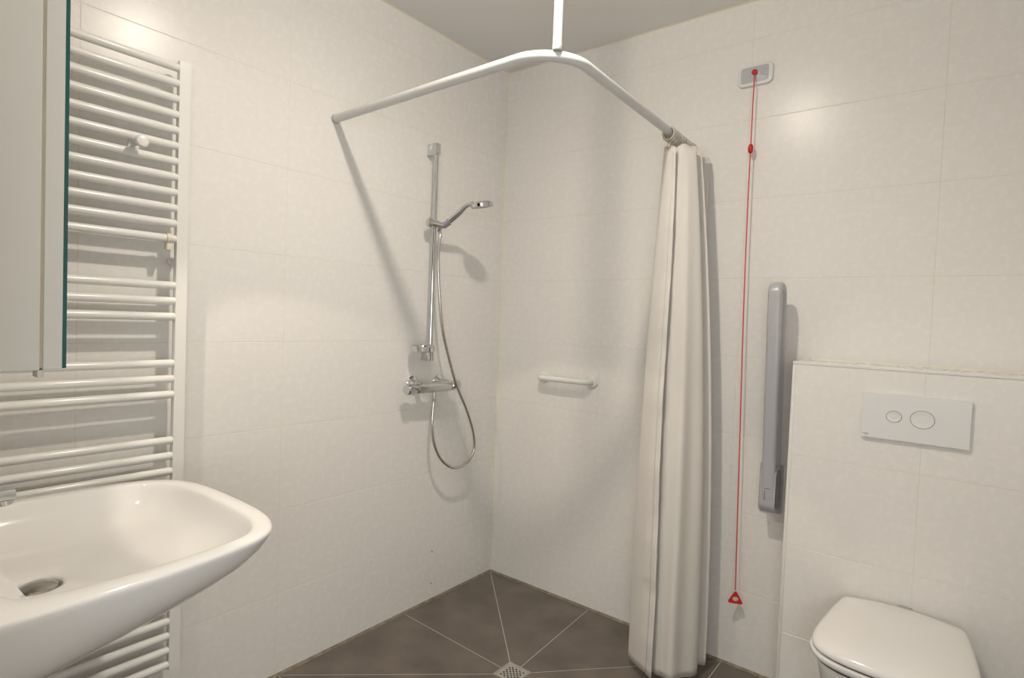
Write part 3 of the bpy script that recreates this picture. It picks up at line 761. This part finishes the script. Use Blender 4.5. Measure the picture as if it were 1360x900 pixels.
# ------------------------------------------------------------------ toilet
TX = 1.772
tl = thing('toilet', (TX, BY, 0.08), 'white wall-hung toilet with closed lid in front of the tiled boxing', 'toilet')
lid_half = [(0.0, -0.208), (0.05, -0.210), (0.10, -0.219), (0.140, -0.231), (0.151, -0.242), (0.1565, -0.262), (0.165, -0.32), (0.1735, -0.40), (0.1795, -0.47), (0.181, -0.53), (0.174, -0.578), (0.152, -0.612), (0.115, -0.634), (0.06, -0.646), (0.0, -0.650)]
lh = spline([(x, y, 0) for x, y in lid_half], 60)
lout = [(p.x, p.y) for p in lh] + [(-p.x, p.y) for p in lh[::-1]][1:-1]
def tl_loop(d, z, dome=0.0, back=0.0):
    out = []
    for x, y in lout:
        sx = (0.181 - d) / 0.181; cy_ = -0.43; sy = (0.221 - d) / 0.221
        X_, Y_ = x * sx, cy_ + (y - cy_) * sy
        if back: Y_ = min(Y_, back)
        out.append(Vector((TX + X_, Y_, z + dome * (1 - (X_ / 0.185) ** 2))))
    return out
LZ = 0.486
bm = NB()
loft(bm, [tl_loop(0.006, LZ - 0.013), tl_loop(0.001, LZ - 0.011), tl_loop(0.0, LZ - 0.006, 0.000), tl_loop(0.003, LZ + 0.001, 0.002), tl_loop(0.012, LZ + 0.0055, 0.005), tl_loop(0.04, LZ + 0.008, 0.0085), tl_loop(0.09, LZ + 0.009, 0.0115), tl_loop(0.14, LZ + 0.0092, 0.0130), tl_loop(0.175, LZ + 0.0092, 0.0132)])
ld = obj('lid', bm, M_SEAT, tl, sharp=60)
mt = Matrix.Translation((TX + 0.008, -0.221, LZ + 0.0135)) @ Matrix.Rotation(math.radians(4), 4, 'X')
obj('lettering', text_bm('SPHINX', 0.010, 0.0003, mt), M_LOGO, ld, label='small grey lettering')
bm = NB(); loft(bm, [tl_loop(0.010, LZ - 0.037, 0, -0.235), tl_loop(0.001, LZ - 0.034, 0, -0.235), tl_loop(-0.004, LZ - 0.026, 0, -0.235), tl_loop(-0.003, LZ - 0.019, 0, -0.235), tl_loop(0.003, LZ - 0.0172, 0, -0.235), tl_loop(0.02, LZ - 0.0168, 0, -0.24)]); obj('seat', bm, M_SEAT, tl, sharp=60)
bm = NB(); loft(bm, [tl_loop(0.008, LZ - 0.0415, 0, -0.24), tl_loop(0.008, LZ - 0.0125, 0, -0.24)], True, True); obj('seat_gap_shade', bm, M_DARK, tl, label='dark shade line in the gaps under lid and seat')  # near-black sheet, puts the shade of the gaps into colour
def bowl_l(d, z, front):
    out = []
    for x, y in lout:
        sx = (0.181 - d) / 0.181
        yy = -0.2005 + (y + 0.208) * (front / 0.442)
        out.append(Vector((TX + x * sx, min(yy, -0.2005), z)))
    return out
bm = NB(); loft(bm, [bowl_l(0.105, 0.115, 0.22), bowl_l(0.095, 0.105, 0.24), bowl_l(0.08, 0.13, 0.29), bowl_l(0.060, 0.20, 0.35), bowl_l(0.038, 0.29, 0.40), bowl_l(0.022, 0.37, 0.424), bowl_l(0.014, 0.42, 0.434), bowl_l(0.012, 0.436, 0.436), bowl_l(0.016, 0.4450, 0.432)]); obj('bowl', bm, M_CER, tl, sharp=60)
for s in (-1, 1):
    bm = NB(); tube(bm, [(TX + s * 0.078 - 0.018, -0.222, LZ - 0.020), (TX + s * 0.078 + 0.018, -0.222, LZ - 0.020)], 0.010, 14); obj('hinge', bm, M_CHR, tl)

# ------------------------------------------------------------------ floor drain
fd = thing('floor_drain', (DR.x, DR.y, DR.z), 'square steel floor drain with punched grid in the shower floor', 'floor drain')
bm = NB()
def sq(r, z): return [Vector((DR.x + a * r, DR.y + b * r, DR.z + z)) for a, b in ((-1, -1), (1, -1), (1, 1), (-1, 1))]
loft(bm, [sq(0.0505, -0.012), sq(0.0505, 0.0005), sq(0.0475, 0.0005), sq(0.0470, -0.001), sq(0.0460, -0.001), sq(0.046, -0.010)], False, False); obj('frame', bm, M_STEEL, fd)
# grate: solid border and a staggered field of round holes, built as a grid of octagonal openings
bm = NB()
GS, G0 = 8, 0.0455
def grate(bm):
    zt = DR.z - 0.0006; zb = DR.z - 0.0026
    cell = 0.0085; n = 8; half_ = n * cell / 2
    holes = {(i, j) for i in range(n) for j in range(n) if (i + j) % 2 == 0}
    def quad(x0, y0, x1, y1):
        for z in (zt,):
            bm.faces.new([bm.verts.new((DR.x + x, DR.y + y, z)) for x, y in ((x0, y0), (x1, y0), (x1, y1), (x0, y1))])
    for a, b, c, d in ((-G0, -G0, G0, -half_), (-G0, half_, G0, G0), (-G0, -half_, -half_, half_), (half_, -half_, G0, half_)): quad(a, b, c, d)
    for i in range(n):
        for j in range(n):
            x0, y0 = -half_ + i * cell, -half_ + j * cell
            if (i, j) in holes:
                cxx, cyy = x0 + cell / 2, y0 + cell / 2
                o = []; inn = []; low = []
                for k in range(16):
                    a = 2 * PI * k / 16
                    dx, dy = math.cos(a), math.sin(a); s = 1 / max(abs(dx), abs(dy))
                    o.append(bm.verts.new((DR.x + cxx + dx * s * cell / 2, DR.y + cyy + dy * s * cell / 2, zt)))
                    inn.append(bm.verts.new((DR.x + cxx + dx * 0.0041, DR.y + cyy + dy * 0.0041, zt)))
                    low.append(bm.verts.new((DR.x + cxx + dx * 0.0041, DR.y + cyy + dy * 0.0041, zb)))
                for k in range(16):
                    q = (k + 1) % 16
                    bm.faces.new((o[k], o[q], inn[q], inn[k])); bm.faces.new((inn[k], inn[q], low[q], low[k]))
            else: quad(x0, y0, x0 + cell, y0 + cell)
grate(bm); obj('grate', bm, M_STEEL, fd)
bm = NB(); box(bm, (DR.x - 0.046, DR.y - 0.046, DR.z - 0.0125), (DR.x + 0.046, DR.y + 0.046, DR.z - 0.010)); obj('sump', bm, M_DARK, fd, label='dark sump under the grate')
